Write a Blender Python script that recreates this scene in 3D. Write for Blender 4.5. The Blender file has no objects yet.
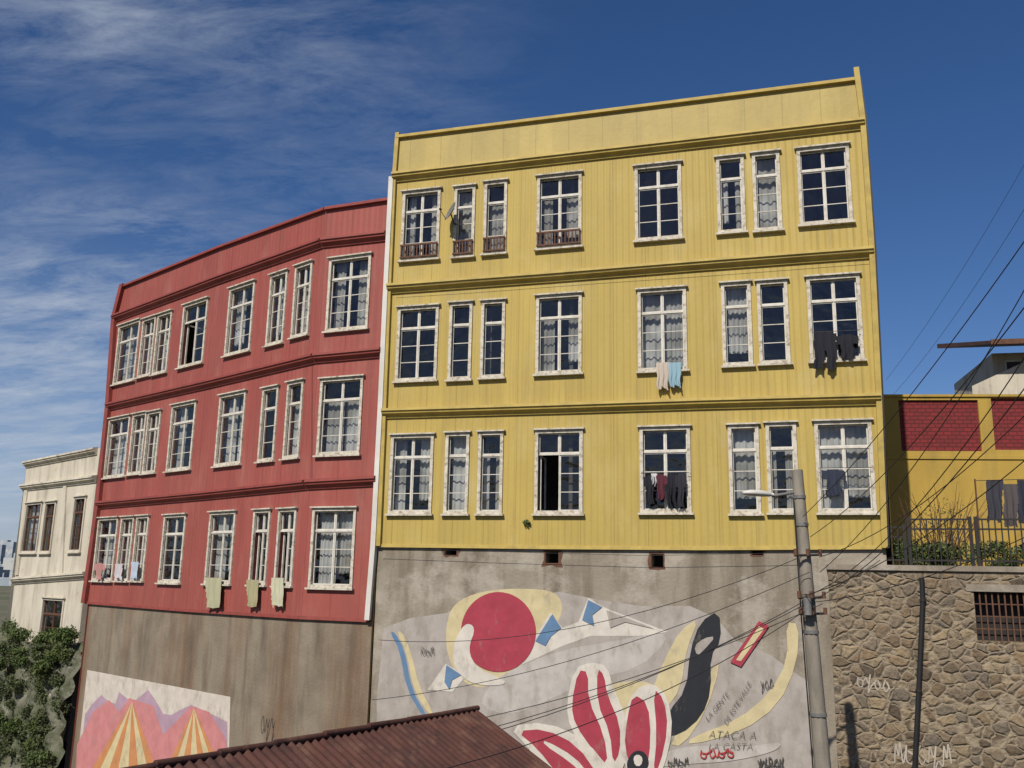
import bpy, math, random
import numpy as np
from mathutils import Matrix, Vector
from mathutils.geometry import tessellate_polygon
random.seed(7)
rad=math.radians
sc=bpy.context.scene
# ------------------------------------------------------------------ camera
F=920.0; PITCH=rad(12.05); ROLL=rad(1.1); EYE=Vector((0,0,8.0))
RM=Matrix.Rotation(math.pi/2+PITCH,3,'X')@Matrix.Rotation(ROLL,3,'Z')
cd=bpy.data.cameras.new("camera"); cam=bpy.data.objects.new("camera",cd); sc.collection.objects.link(cam)
cd.lens=F/1024*36; cd.sensor_width=36; cd.clip_end=20000
cam.matrix_world=Matrix.Translation(EYE)@RM.to_4x4(); sc.camera=cam
def ray(px,py): return RM@Vector(((px-512)/F,-(py-384)/F,-1))
def W(px,py,Y):
    d=ray(px,py); return EYE+d*(Y/d.y)
def HZ(px,py,z):
    d=ray(px,py); return EYE+d*((z-EYE.z)/d.z)
# ------------------------------------------------------------------ materials
def pmat(name,c1,c2=None,nscale=2.0,stretch=(1,1,1),rough=.75,bump=0.0,bscale=20,ribs=0,ribd=.012,panel=0,pvar=.12,
         c3=None,c3scale=1.2,c3stretch=(1,1,1),c3lo=.55,c3hi=.75,c3amt=1.0,c4=None,c4scale=1.0,c4stretch=(1,1,1),c4lo=.55,c4hi=.75,c4amt=.7,metal=0,coords='Object',spec=.3):
    m=bpy.data.materials.new(name); m.use_nodes=True; N=m.node_tree.nodes; L=m.node_tree.links
    b=N['Principled BSDF']; b.inputs['Roughness'].default_value=rough; b.inputs['Metallic'].default_value=metal
    b.inputs['Specular IOR Level'].default_value=spec
    tc=N.new('ShaderNodeTexCoord')
    def noise(sc_,st,det=6,ro=.6,off=0):
        mp=N.new('ShaderNodeMapping'); mp.inputs['Scale'].default_value=st; mp.inputs['Location'].default_value=(off,off,off)
        L.new(tc.outputs[coords],mp.inputs['Vector'])
        n=N.new('ShaderNodeTexNoise'); n.inputs['Scale'].default_value=sc_; n.inputs['Detail'].default_value=det; n.inputs['Roughness'].default_value=ro
        L.new(mp.outputs[0],n.inputs['Vector']); return n.outputs['Fac']
    def ramp(src,lo,hi):
        r=N.new('ShaderNodeMapRange'); r.inputs['From Min'].default_value=lo; r.inputs['From Max'].default_value=hi
        L.new(src,r.inputs['Value']); return r.outputs[0]
    def mix(f,a,bc):
        x=N.new('ShaderNodeMix'); x.data_type='RGBA'
        if isinstance(f,(int,float)): x.inputs['Factor'].default_value=f
        else: L.new(f,x.inputs['Factor'])
        for s,v in ((6,a),(7,bc)):
            if isinstance(v,tuple): x.inputs[s].default_value=(*v,1)
            else: L.new(v,x.inputs[s])
        return x.outputs[2]
    def M(op,a,b_=None):
        x=N.new('ShaderNodeMath'); x.operation=op
        for i,v in enumerate((a,b_)):
            if v is None: continue
            if isinstance(v,(int,float)): x.inputs[i].default_value=v
            else: L.new(v,x.inputs[i])
        return x.outputs[0]
    if c2 is None: c2=tuple(c*.8 for c in c1)
    col=mix(ramp(noise(nscale,stretch),.35,.65),c1,c2)
    if panel:
        sx=N.new('ShaderNodeSeparateXYZ'); L.new(tc.outputs[coords],sx.inputs[0])
        q=M('DIVIDE',sx.outputs[0],panel); fl=M('FLOOR',q)
        wn=N.new('ShaderNodeTexWhiteNoise'); wn.noise_dimensions='1D'; L.new(fl,wn.inputs['W'])
        col=mix(M('MULTIPLY',wn.outputs['Value'],pvar*2),col,tuple(c*.62 for c in c1))
        fr=M('FRACT',q); seam=M('LESS_THAN',M('ABSOLUTE',M('SUBTRACT',fr,.5)),.014/panel)
        col=mix(M('MULTIPLY',seam,.35),col,tuple(c*.35 for c in c1))
    if c3 is not None:
        f=ramp(noise(c3scale,c3stretch,8,.65,3.7),c3lo,c3hi)
        col=mix(M('MULTIPLY',f,c3amt),col,c3)
    if c4 is not None:
        f=ramp(noise(c4scale,c4stretch,8,.65,11.3),c4lo,c4hi)
        col=mix(M('MULTIPLY',f,c4amt),col,c4)
    L.new(col,b.inputs['Base Color'])
    h=None
    if bump: h=M('MULTIPLY',noise(bscale,(1,1,1)),bump)
    if ribs:
        sx2=N.new('ShaderNodeSeparateXYZ'); L.new(tc.outputs[coords],sx2.inputs[0])
        s=M('MULTIPLY',M('SINE',M('MULTIPLY',sx2.outputs[0],2*math.pi/ribs)),ribd)
        h=s if h is None else M('ADD',h,s)
    if h is not None:
        bp=N.new('ShaderNodeBump'); bp.inputs['Strength'].default_value=1; bp.inputs['Distance'].default_value=1
        L.new(h,bp.inputs['Height']); L.new(bp.outputs[0],b.inputs['Normal'])
    return m
yel=(.44,.33,.088); red=(.30,.078,.062)
m_y=pmat("yellow_ribbed_cladding",yel,(.40,.295,.078),1.3,(1,1,.35),.6,.005,7,ribs=.17,ribd=.0075,panel=.86,pvar=.12,c3=(.27,.20,.08),c3scale=1.1,c3stretch=(2.6,1,.3),c3lo=.52,c3hi=.78,c3amt=.65,c4=(.48,.40,.19),c4scale=.7,c4stretch=(1.5,1,.6),c4lo=.52,c4hi=.75,c4amt=.5)
m_yf=pmat("yellow_flat_sheet",(.43,.33,.10),(.375,.285,.085),1.0,(1,1,.4),.55,.012,2.5,panel=.95,pvar=.17,c3=(.27,.21,.085),c3scale=1.5,c3stretch=(2,1,.4),c3lo=.5,c3hi=.78,c3amt=.6)
m_yt=pmat("yellow_trim",(.43,.32,.08),(.34,.25,.065),3,(1,1,1),.6,.003,20,c3=(.22,.165,.07),c3scale=4,c3lo=.55,c3hi=.75,c3amt=.6)
m_r=pmat("red_cladding",red,(.26,.065,.053),1.3,(1,1,.35),.6,.005,7,ribs=.19,ribd=.004,panel=.9,pvar=.14,c3=(.20,.075,.06),c3scale=1.2,c3stretch=(2.4,1,.3),c3lo=.5,c3hi=.78,c3amt=.7,c4=(.36,.15,.12),c4scale=.8,c4stretch=(1.6,1,.5),c4lo=.5,c4hi=.78,c4amt=.55)
m_rt=pmat("red_trim",(.25,.055,.045),(.19,.045,.036),3,(1,1,1),.6,.003,20,c3=(.11,.05,.038),c3scale=4,c3lo=.55,c3hi=.75,c3amt=.6)
m_con=pmat("stained_concrete",(.28,.245,.195),(.215,.185,.145),1.0,(1,1,1),.9,.014,14,c3=(.12,.095,.068),c3scale=.9,c3stretch=(2.2,1,.25),c3lo=.47,c3hi=.7,c3amt=.85,c4=(.40,.365,.31),c4scale=1.1,c4lo=.50,c4hi=.64,c4amt=.6)
m_con2=pmat("dark_stained_concrete",(.24,.20,.15),(.17,.14,.105),.8,(1,1,1),.9,.014,14,c3=(.15,.08,.042),c3scale=.7,c3stretch=(2.0,1,.25),c3lo=.46,c3hi=.68,c3amt=.7,c4=(.075,.062,.048),c4scale=.9,c4stretch=(1.8,1,.3),c4lo=.5,c4hi=.7,c4amt=.7)
m_wood=pmat("weathered_white_paint",(.58,.54,.46),(.43,.395,.32),5,(1,1,1),.8,.002,40,c3=(.18,.13,.085),c3scale=9,c3lo=.50,c3hi=.66,c3amt=.8)
m_sash=pmat("white_sash_paint",(.60,.58,.52),(.48,.45,.39),6,(1,1,1),.7,c3=(.25,.2,.14),c3scale=8,c3lo=.56,c3hi=.7,c3amt=.6)
m_white=pmat("white_trim_paint",(.62,.61,.57),(.47,.45,.41),2,(1,1,.3),.7,c3=(.3,.25,.2),c3scale=3,c3lo=.6,c3hi=.75,c3amt=.6)
m_cream=pmat("cream_plaster",(.54,.50,.41),(.44,.40,.32),1.0,(1,1,.5),.85,.006,12,c3=(.22,.19,.15),c3scale=1.1,c3stretch=(2.2,1,.3),c3lo=.5,c3hi=.7,c3amt=.75,c4=(.30,.22,.14),c4scale=2.5,c4lo=.6,c4hi=.7,c4amt=.6)
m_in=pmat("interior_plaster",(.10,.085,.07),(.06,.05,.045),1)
m_brown=pmat("brown_wood",(.13,.06,.035),(.08,.04,.025),6)
m_dark=pmat("dark_iron",(.02,.02,.022),(.03,.025,.02),8,rough=.5)
m_grey=pmat("galvanised_grey",(.20,.195,.19),(.13,.13,.125),5,rough=.6,metal=.2)
m_pole=pmat("pole_concrete",(.25,.225,.185),(.17,.15,.125),4,(1,1,.3),.9,.006,30,c3=(.09,.075,.06),c3scale=3,c3stretch=(1,1,.3),c3lo=.52,c3hi=.7,c3amt=.6)
m_cable=pmat("black_cable",(.02,.02,.022),rough=.5)
m_rust=pmat("rusty_corrugated_iron",(.085,.034,.025),(.05,.022,.018),1.6,(1,1,1),.8,.006,20,c3=(.15,.08,.055),c3scale=2.5,c3lo=.5,c3hi=.7,c3amt=.65,c4=(.025,.015,.013),c4scale=4,c4lo=.52,c4hi=.68,c4amt=.75)
m_leaf=pmat("foliage",(.05,.085,.022),(.09,.12,.035),3,c3=(.16,.14,.06),c3scale=2,c3lo=.55,c3hi=.7,c3amt=.6)
m_dry=pmat("dry_vegetation",(.085,.10,.04),(.05,.07,.028),2.5,c3=(.17,.16,.10),c3scale=3,c3lo=.52,c3hi=.7,c3amt=.65)
m_ground=pmat("dry_ground",(.17,.14,.10),(.10,.10,.06),.08,(1,1,1),.95,.02,2,c3=(.07,.09,.04),c3scale=.03,c3lo=.45,c3hi=.65)
# glass
m_glass=bpy.data.materials.new("window_glass"); m_glass.use_nodes=True
N=m_glass.node_tree.nodes; L=m_glass.node_tree.links; N.remove(N['Principled BSDF'])
tr=N.new('ShaderNodeBsdfTransparent'); tr.inputs[0].default_value=(.80,.83,.84,1)
gl=N.new('ShaderNodeBsdfGlossy'); gl.inputs['Roughness'].default_value=.03; gl.inputs[0].default_value=(.9,.95,1,1)
fr=N.new('ShaderNodeLayerWeight'); fr.inputs['Blend'].default_value=.5
pw=N.new('ShaderNodeMath'); pw.operation='POWER'; pw.inputs[1].default_value=4; L.new(fr.outputs['Facing'],pw.inputs[0])
ma=N.new('ShaderNodeMath'); ma.operation='MULTIPLY_ADD'; ma.inputs[1].default_value=.8; ma.inputs[2].default_value=.06; L.new(pw.outputs[0],ma.inputs[0])
nz=N.new('ShaderNodeTexNoise'); nz.inputs['Scale'].default_value=2.5
tcg=N.new('ShaderNodeTexCoord'); L.new(tcg.outputs['Object'],nz.inputs['Vector'])
bpn=N.new('ShaderNodeBump'); bpn.inputs['Distance'].default_value=.05; bpn.inputs['Strength'].default_value=.9
L.new(nz.outputs['Fac'],bpn.inputs['Height']); L.new(bpn.outputs[0],gl.inputs['Normal'])
mx=N.new('ShaderNodeMixShader'); L.new(ma.outputs[0],mx.inputs[0]); L.new(tr.outputs[0],mx.inputs[1]); L.new(gl.outputs[0],mx.inputs[2])
L.new(mx.outputs[0],N['Material Output'].inputs[0])
# curtain
m_cur=bpy.data.materials.new("lace_curtain"); m_cur.use_nodes=True
N=m_cur.node_tree.nodes; L=m_cur.node_tree.links; N.remove(N['Principled BSDF'])
tcc=N.new('ShaderNodeTexCoord'); nc=N.new('ShaderNodeTexNoise'); nc.inputs['Scale'].default_value=1.1; L.new(tcc.outputs['Object'],nc.inputs['Vector'])
rc=N.new('ShaderNodeValToRGB'); rc.color_ramp.elements[0].position=.4; rc.color_ramp.elements[0].color=(.34,.32,.28,1); rc.color_ramp.elements[1].position=.6; rc.color_ramp.elements[1].color=(.62,.60,.57,1); L.new(nc.outputs['Fac'],rc.inputs[0])
df=N.new('ShaderNodeBsdfDiffuse'); L.new(rc.outputs[0],df.inputs[0])
tpp=N.new('ShaderNodeBsdfTransparent')
mx=N.new('ShaderNodeMixShader'); mx.inputs[0].default_value=.2
L.new(df.outputs[0],mx.inputs[1]); L.new(tpp.outputs[0],mx.inputs[2]); L.new(mx.outputs[0],N['Material Output'].inputs[0])
# stone
m_stone=bpy.data.materials.new("rubble_stone_masonry"); m_stone.use_nodes=True
N=m_stone.node_tree.nodes; L=m_stone.node_tree.links; b=N['Principled BSDF']; b.inputs['Roughness'].default_value=.9
tc=N.new('ShaderNodeTexCoord'); wv=N.new('ShaderNodeTexNoise'); wv.inputs['Scale'].default_value=3.0; wv.inputs['Detail'].default_value=4
L.new(tc.outputs['Object'],wv.inputs['Vector'])
ad=N.new('ShaderNodeMix'); ad.data_type='RGBA'; ad.blend_type='ADD'; ad.inputs['Factor'].default_value=.22
L.new(tc.outputs['Object'],ad.inputs[6]); L.new(wv.outputs['Color'],ad.inputs[7])
mp=N.new('ShaderNodeMapping'); mp.inputs['Scale'].default_value=(1,.02,1.3); L.new(ad.outputs[2],mp.inputs['Vector'])
VS=3.5
v1=N.new('ShaderNodeTexVoronoi'); v1.inputs['Scale'].default_value=VS; v1.inputs['Randomness'].default_value=.85; L.new(mp.outputs[0],v1.inputs['Vector'])
v2=N.new('ShaderNodeTexVoronoi'); v2.feature='DISTANCE_TO_EDGE'; v2.inputs['Scale'].default_value=VS; v2.inputs['Randomness'].default_value=.85; L.new(mp.outputs[0],v2.inputs['Vector'])
cr=N.new('ShaderNodeValToRGB'); e=cr.color_ramp.elements
e[0].position=0; e[0].color=(.10,.075,.05,1); e[1].position=1; e[1].color=(.40,.31,.19,1)
for p,c in ((.3,(.30,.21,.12,1)),(.5,(.17,.14,.105,1)),(.65,(.36,.27,.16,1)),(.8,(.22,.17,.12,1))):
    x=e.new(p); x.color=c
sr=N.new('ShaderNodeSeparateColor'); L.new(v1.outputs['Color'],sr.inputs[0]); L.new(sr.outputs[0],cr.inputs[0])
fn=N.new('ShaderNodeTexNoise'); fn.inputs['Scale'].default_value=12; fn.inputs['Detail'].default_value=8; L.new(tc.outputs['Object'],fn.inputs['Vector'])
mm=N.new('ShaderNodeMix'); mm.data_type='RGBA'; mm.blend_type='MULTIPLY'; mm.inputs['Factor'].default_value=.6
L.new(cr.outputs[0],mm.inputs[6]); L.new(fn.outputs['Fac'],mm.inputs[7])
mr=N.new('ShaderNodeMapRange'); mr.inputs['From Min'].default_value=.02; mr.inputs['From Max'].default_value=.09; L.new(v2.outputs['Distance'],mr.inputs['Value'])
mo=N.new('ShaderNodeMix'); mo.data_type='RGBA'; mo.inputs[6].default_value=(.26,.21,.145,1)
L.new(mr.outputs[0],mo.inputs['Factor']); L.new(mm.outputs[2],mo.inputs[7])
big=N.new('ShaderNodeTexNoise'); big.inputs['Scale'].default_value=.7; big.inputs['Detail'].default_value=6; L.new(tc.outputs['Object'],big.inputs['Vector'])
bm=N.new('ShaderNodeMapRange'); bm.inputs[1].default_value=.45; bm.inputs[2].default_value=.7; bm.inputs[3].default_value=0; bm.inputs[4].default_value=.4; L.new(big.outputs['Fac'],bm.inputs[0])
m5=N.new('ShaderNodeMix'); m5.data_type='RGBA'; m5.inputs[7].default_value=(.14,.11,.08,1); L.new(bm.outputs[0],m5.inputs['Factor']); L.new(mo.outputs[2],m5.inputs[6])
L.new(m5.outputs[2],b.inputs['Base Color'])
hs=N.new('ShaderNodeMapRange'); hs.inputs['From Max'].default_value=.16; hs.inputs['To Max'].default_value=.04; L.new(v2.outputs['Distance'],hs.inputs['Value'])
h2=N.new('ShaderNodeMath'); h2.operation='MULTIPLY_ADD'; L.new(fn.outputs['Fac'],h2.inputs[0]); h2.inputs[1].default_value=.055; L.new(hs.outputs[0],h2.inputs[2])
bp=N.new('ShaderNodeBump'); bp.inputs['Distance'].default_value=1; L.new(h2.outputs[0],bp.inputs['Height']); L.new(bp.outputs[0],b.inputs['Normal'])

# ------------------------------------------------------------------ helpers
def empty(name):
    o=bpy.data.objects.new(name,None); sc.collection.objects.link(o); return o
def mesh(name,verts,faces,mat,parent=None,mw=None,smooth=False):
    me=bpy.data.meshes.new(name); me.from_pydata([tuple(v) for v in verts],[],faces); me.materials.append(mat); me.update()
    if smooth:
        for p in me.polygons: p.use_smooth=True
    o=bpy.data.objects.new(name,me); sc.collection.objects.link(o)
    if mw is not None: o.matrix_world=mw
    if parent is not None: o.parent=parent
    return o
class Fac:
    """A wall plane: local x along the wall, local -y outwards, z up."""
    def __init__(s,org,az):
        s.o=Vector((org[0],org[1])); s.az=az; s.u=Vector((math.cos(az),math.sin(az))); s.n=Vector((-s.u.y,s.u.x))
        s.mw=Matrix.Translation((org[0],org[1],0))@Matrix.Rotation(az,4,'Z')
    def p(s,px,py,y=0.0):
        d=ray(px,py); o=s.o+s.n*y; t=(s.n.dot(o-EYE.xy))/s.n.dot(d.xy); q=EYE+d*t
        return (round(s.u.dot(q.xy-s.o),3),round(q.z,3))
    def P(s,pts,y=0.0): return [s.p(a,b,y) for a,b in pts]
    def wld(s,u,y,z): return s.mw@Vector((u,y,z))
class Parts:
    def __init__(s,parent): s.parent=parent; s.d={}
    def get(s,name,fac,mat):
        k=(name,id(fac)); 
        if k not in s.d: s.d[k]=([],[],mat,fac)
        return s.d[k]
    def quad(s,name,fac,mat,vs):
        V,Fc,_,_=s.get(name,fac,mat); i=len(V); V.extend(vs); Fc.append(tuple(range(i,i+len(vs))))
    def box(s,name,fac,mat,u0,u1,y0,y1,z0,z1):
        V,Fc,_,_=s.get(name,fac,mat); i=len(V)
        V.extend([(u0,y0,z0),(u1,y0,z0),(u1,y1,z0),(u0,y1,z0),(u0,y0,z1),(u1,y0,z1),(u1,y1,z1),(u0,y1,z1)])
        for f in ((0,1,5,4),(1,2,6,5),(2,3,7,6),(3,0,4,7),(4,5,6,7),(3,2,1,0)): Fc.append(tuple(i+k for k in f))
    def sweep(s,name,fac,mat,prof,pts):
        V,Fc,_,_=s.get(name,fac,mat); i=len(V); n=len(prof)
        for (u,z) in pts:
            for (y,dz) in prof: V.append((u,y,z+dz))
        for k in range(len(pts)-1):
            for j in range(n):
                a=i+k*n+j; b_=i+k*n+(j+1)%n; Fc.append((a,b_,b_+n,a+n))
        Fc.append(tuple(i+j for j in range(n))); Fc.append(tuple(i+(len(pts)-1)*n+j for j in reversed(range(n))))
    def strip(s,name,fac,mat,pts,w0,w1,y0,y1):
        V,Fc,_,_=s.get(name,fac,mat); i=len(V)
        for (u,z) in pts: V.extend([(u+w0,y0,z),(u+w1,y0,z),(u+w1,y1,z),(u+w0,y1,z)])
        for k in range(len(pts)-1):
            for j in range(4):
                a=i+k*4+j; b_=i+k*4+(j+1)%4; Fc.append((a,b_,b_+4,a+4))
        Fc.append((i,i+1,i+2,i+3)); e_=i+(len(pts)-1)*4; Fc.append((e_+3,e_+2,e_+1,e_))
    def done(s):
        for (name,_),(V,Fc,mat,fac) in s.d.items():
            mesh(name,V,Fc,mat,s.parent,fac.mw)
def interp(x,pl,k=0):
    pl=sorted(pl,key=lambda q:q[k]); return float(np.interp(x,[q[k] for q in pl],[q[1-k] for q in pl]))
def wall(PT,name,fac,mat,Lp,Rp,Tp,Bp,ops,y0=0.0,th=.22,holemat=None):
    u0=sum(q[0] for q in Lp)/len(Lp); u1=sum(q[0] for q in Rp)/len(Rp)
    zb=sum(q[1] for q in Bp)/len(Bp); zt=sum(q[1] for q in Tp)/len(Tp)
    us={u0,u1}; zs={zb,zt}
    for a,b_,c,d in ops: us|={a,b_}; zs|={c,d}
    us|={q[0] for q in Tp[1:-1]}
    zs|={q[1] for q in Rp[1:-1]}
    us=sorted(us); zs=sorted(zs); nu=len(us); nz_=len(zs)
    V,Fc,_,_=PT.get(name,fac,mat); base=len(V)
    for j,z in enumerate(zs):
        for i,u in enumerate(us):
            uu,zz=u,z
            if i==0: uu=interp(z,Lp,1)
            if i==nu-1: uu=interp(z,Rp,1)
            if j==nz_-1: zz=interp(uu,Tp,0)
            if j==0: zz=interp(uu,Bp,0)
            V.append((uu,y0,zz))
    for j in range(nz_-1):
        zc=(zs[j]+zs[j+1])/2
        for i in range(nu-1):
            uc=(us[i]+us[i+1])/2
            if any(a<uc<b_ and c<zc<d for a,b_,c,d in ops): continue
            k=base+j*nu+i; Fc.append((k,k+1,k+nu+1,k+nu))
    for a,b_,c,d in ops:
        y1=y0+th
        for vs in (((a,y0,c),(a,y1,c),(a,y1,d),(a,y0,d)),((b_,y0,c),(b_,y0,d),(b_,y1,d),(b_,y1,c)),((a,y0,c),(b_,y0,c),(b_,y1,c),(a,y1,c)),((a,y0,d),(a,y1,d),(b_,y1,d),(b_,y0,d))):
            PT.quad(name,fac,mat,list(vs))
def window(PT,fac,r,mode='c',rail=False,wide=None,cm=None,sm=None):
    u0,u1,z0,z1=r; cm=cm or m_wood; sm=sm or m_sash
    if wide is None: wide=(u1-u0)>.85
    c=.085
    B=lambda n,m,*a: PT.box(n,fac,m,*a)
    B("window_casings",cm,u0,u1,-.05,.03,z1-c,z1); B("window_casings",cm,u0,u1,-.05,.03,z0,z0+c)
    B("window_casings",cm,u0,u0+c,-.047,.03,z0+c,z1-c); B("window_casings",cm,u1-c,u1,-.047,.03,z0+c,z1-c)
    B("window_sills",cm,u0-.05,u1+.05,-.12,.0,z0-.05,z0-.002)
    B("window_sills",cm,u0-.05,u1+.05,-.12,.0,z1+.002,z1+.04)
    a,b_,e0,e1=u0+c,u1-c,z0+c,z1-c
    h=e1-e0; zt=e1-.27*h
    B("window_sashes",sm,a,b_,.03,.11,zt-.025,zt+.025)
    um=(a+b_)/2; mh_=.013
    cols=[(a,um-mh_),(um+mh_,b_)] if wide else [(a,b_)]
    if wide: B("window_sashes",sm,um-mh_,um+mh_,.04,.105,e0,e1)
    s=.029
    for ci,(p,q) in enumerate(cols):
        for (l0,l1,nm) in ((e0,zt-.025,2),(zt+.025,e1,0)):
            if mode=='o' and nm==2 and ci==0: 
                for (y_0,y_1,za,zb_) in ((.13,.18,l0,l1),(.13+(q-p)*.9,.13+(q-p)*.9+.05,l0,l1),(.18,.13+(q-p)*.9,l0,l0+.05),(.18,.13+(q-p)*.9,l1-.05,l1)):
                    B("window_sashes",sm,p+.01,p+.05,y_0,y_1,za,zb_)
                continue
            B("window_sashes",sm,p,p+s,.055,.10,l0,l1); B("window_sashes",sm,q-s,q,.055,.10,l0,l1)
            B("window_sashes",sm,p+s,q-s,.055,.10,l0,l0+s); B("window_sashes",sm,p+s,q-s,.055,.10,l1-s,l1)
            for k in range(nm):
                zz=l0+(l1-l0)*(k+1)/(nm+1)
                B("window_sashes",sm,p+s,q-s,.065,.095,zz-.010,zz+.010)
            t=random.uniform(-.006,.006); t2=random.uniform(-.006,.006)
            PT.quad("window_glass",fac,m_glass,[(p+s,.08+t,l0+s),(q-s,.08-t,l0+s),(q-s,.08-t+t2,l1-s),(p+s,.08+t+t2,l1-s)])
    if mode in 'ch':
        segs=[(a,b_)] if mode=='c' else [(a,a+(b_-a)*random.uniform(.22,.4)),(b_-(b_-a)*random.uniform(.2,.4),b_)]
        if mode=='c' and wide: g=random.uniform(0,.08); segs=[(a,um-g),(um+g*.5,b_)]
        toph=e1+.02 if random.random()<.55 else zt
        for (p,q) in segs:
            n=max(6,int((q-p)/.025)); ph=random.uniform(0,6); low=e0-.02 if random.random()<.7 else e0+.15*h; fq=random.uniform(.9,1.5)
            V,Fc,_,_=PT.get("curtains",fac,m_cur); i=len(V)
            for k in range(n+1):
                x=p+(q-p)*k/n; y=.27+.03*math.sin(k*fq+ph)+.015*math.sin(k*.5+ph)
                V.append((x,y,low)); V.append((x,.27+(y-.27)*.6,toph))
            for k in range(n): Fc.append((i+2*k,i+2*k+2,i+2*k+3,i+2*k+1))
    if rail:
        hh=.42
        B("window_rails",m_brown,u0+.02,u1-.02,-.12,-.08,z0+hh,z0+hh+.05); B("window_rails",m_brown,u0+.02,u1-.02,-.12,-.08,z0+.06,z0+.1)
        n=int((u1-u0)/.1)
        for k in range(n+1):
            x=u0+.04+(u1-u0-.11)*k/n; B("window_rails",m_brown,x,x+.03,-.11,-.085,z0+.1,z0+hh)
        B("window_rails",m_brown,u0+.02,u0+.06,-.08,-.05,z0+.06,z0+hh); B("window_rails",m_brown,u1-.06,u1-.02,-.08,-.05,z0+.06,z0+hh)
def rects(fac,rows):
    out=[]
    for (x0,x1,y0,y1) in rows:
        a=fac.p(x0,(y0+y1)/2); b_=fac.p(x1,(y0+y1)/2); c=fac.p((x0+x1)/2,y0); d=fac.p((x0+x1)/2,y1)
        out.append((a[0],b_[0],d[1],c[1]))
    return out
def opening(r): return (r[0]+.06,r[1]-.06,r[2]+.06,r[3]-.06)
def shell(parent,name,foot,z0,z1,mat,skip):
    n=len(foot); V=[(x,y,z0) for x,y in foot]+[(x,y,z1) for x,y in foot]; Fc=[tuple(range(n,2*n))]
    for i in range(n):
        if i in skip: continue
        j=(i+1)%n; Fc.append((i,j,n+j,n+i))
    return mesh(name,V,Fc,mat,parent)
CORN=[(0.0,.08),(-.21,.04),(-.22,-.03),(-.18,-.04),(-.17,-.10),(-.07,-.16),(-.05,-.22),(0.0,-.22)]
CAP=[(.15,.03),(-.08,.03),(-.11,-.0),(-.11,-.07),(-.02,-.08),(0.0,-.08),(.15,-.08)]
# ------------------------------------------------------------------ facade planes
aY,a1,a2=rad(-16.6),rad(-41.0),rad(-22.4)
c0=W(512,547,24.0); Y0=Fac(c0.xy,aY)
u,z=Y0.p(386,350); q=Y0.wld(u,0,0); Y=Fac(q.xy,aY); R2=Fac(q.xy,a2)
u,z=R2.p(313,410); q=R2.wld(u,0,0); R1=Fac(q.xy,a1)
# ------------------------------------------------------------------ yellow building
by=empty("yellow_apartment_building"); T=Parts(by)
YT=rects(Y,[(402,440,191,260),(454,475,187,257),(484,507,182,254),(537,582,175,248),(635,682,165,240),(717,745,157,233),(753,781,153,231),(798,851,147,224)])
YM=rects(Y,[(397,438,307,381),(449,472,303,380),(481,505,301,378),(536,582,295,374),(638,687,289,371),(722,752,283,366),(758,789,281,364),(808,862,276,361)])
YB=rects(Y,[(390,433,435,514),(445,469,433,514),(478,503,432,514),(535,583,430,514),(640,691,427,513),(729,760,425,514),(767,798,423,513),(816,874,421,513)])
Ytop=Y.P([(397,137),(550,118),(700,99),(858,79)]); C1=Y.P([(394,176),(550,158),(700,141),(864,122)])
C2=Y.P([(389,287),(550,275),(700,263),(873,250)]); C3=Y.P([(384,411),(550,406),(700,401),(880,396)])
Ybot=Y.P([(378,546),(550,548),(700,549),(886,548)])
YL=Y.P([(397,137),(394,176),(389,287),(384,411),(378,546)]); YR=Y.P([(858,79),(864,122),(873,250),(880,396),(886,548)])
allr=YT+YM+YB
wall(T,"ribbed_wall",Y,m_y,YL,YR,C1,Ybot,[opening(r) for r in allr])
wall(T,"parapet",Y,m_yf,YL[:2],YR[:2],Ytop,[(a,b_+.001) for a,b_ in C1],[],y0=-.01)
for m_,r,rl in zip("hcchnhcn",YT,(1,1,1,1,0,0,0,0)): window(T,Y,r,m_,bool(rl))
for m_,r in zip("nnnhccnn",YM): window(T,Y,r,m_)
for m_,r in zip("hchonchc",YB): window(T,Y,r,m_)
for nm,pl in (("cornice",C1),("cornice",C2),("cornice",C3)): T.sweep(nm,Y,m_yt,CORN,pl)
T.sweep("roof_cap",Y,m_yt,CAP,Ytop)
T.sweep("base_flashing",Y,m_yt,[(0,.06),(-.03,.05),(-.04,-.03),(0,-.03)],Ybot)
T.strip("corner_boards",Y,m_yt,[(YL[0][0],YL[0][1]+.1)]+YL[1:],-.02,.10,-.10,.0)
T.strip("corner_boards",Y,m_yt,[(YR[0][0],YR[0][1]+.28)]+YR[1:],-.10,.03,-.12,.0)
T.strip("corner_pipe",Y,m_dark,[(a,b_) for a,b_ in YR],.035,.075,-.08,.0)
T.done()
zr=min(q[1] for q in Ytop)-.25; wY=YR[0][0]
w=lambda f,u,y:tuple(f.wld(u,y,0).xy)
shell(by,"building_body",[w(Y,YL[2][0],0.0),w(Y,YR[2][0],0.0),w(Y,YR[2][0],9),w(Y,YL[2][0],9)],0,zr,m_y,[0])
T=Parts(by)
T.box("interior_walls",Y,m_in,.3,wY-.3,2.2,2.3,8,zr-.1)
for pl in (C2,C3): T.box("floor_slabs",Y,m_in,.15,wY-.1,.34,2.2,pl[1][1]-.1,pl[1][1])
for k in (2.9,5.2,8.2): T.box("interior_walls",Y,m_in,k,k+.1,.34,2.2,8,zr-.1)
T.done()
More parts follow.
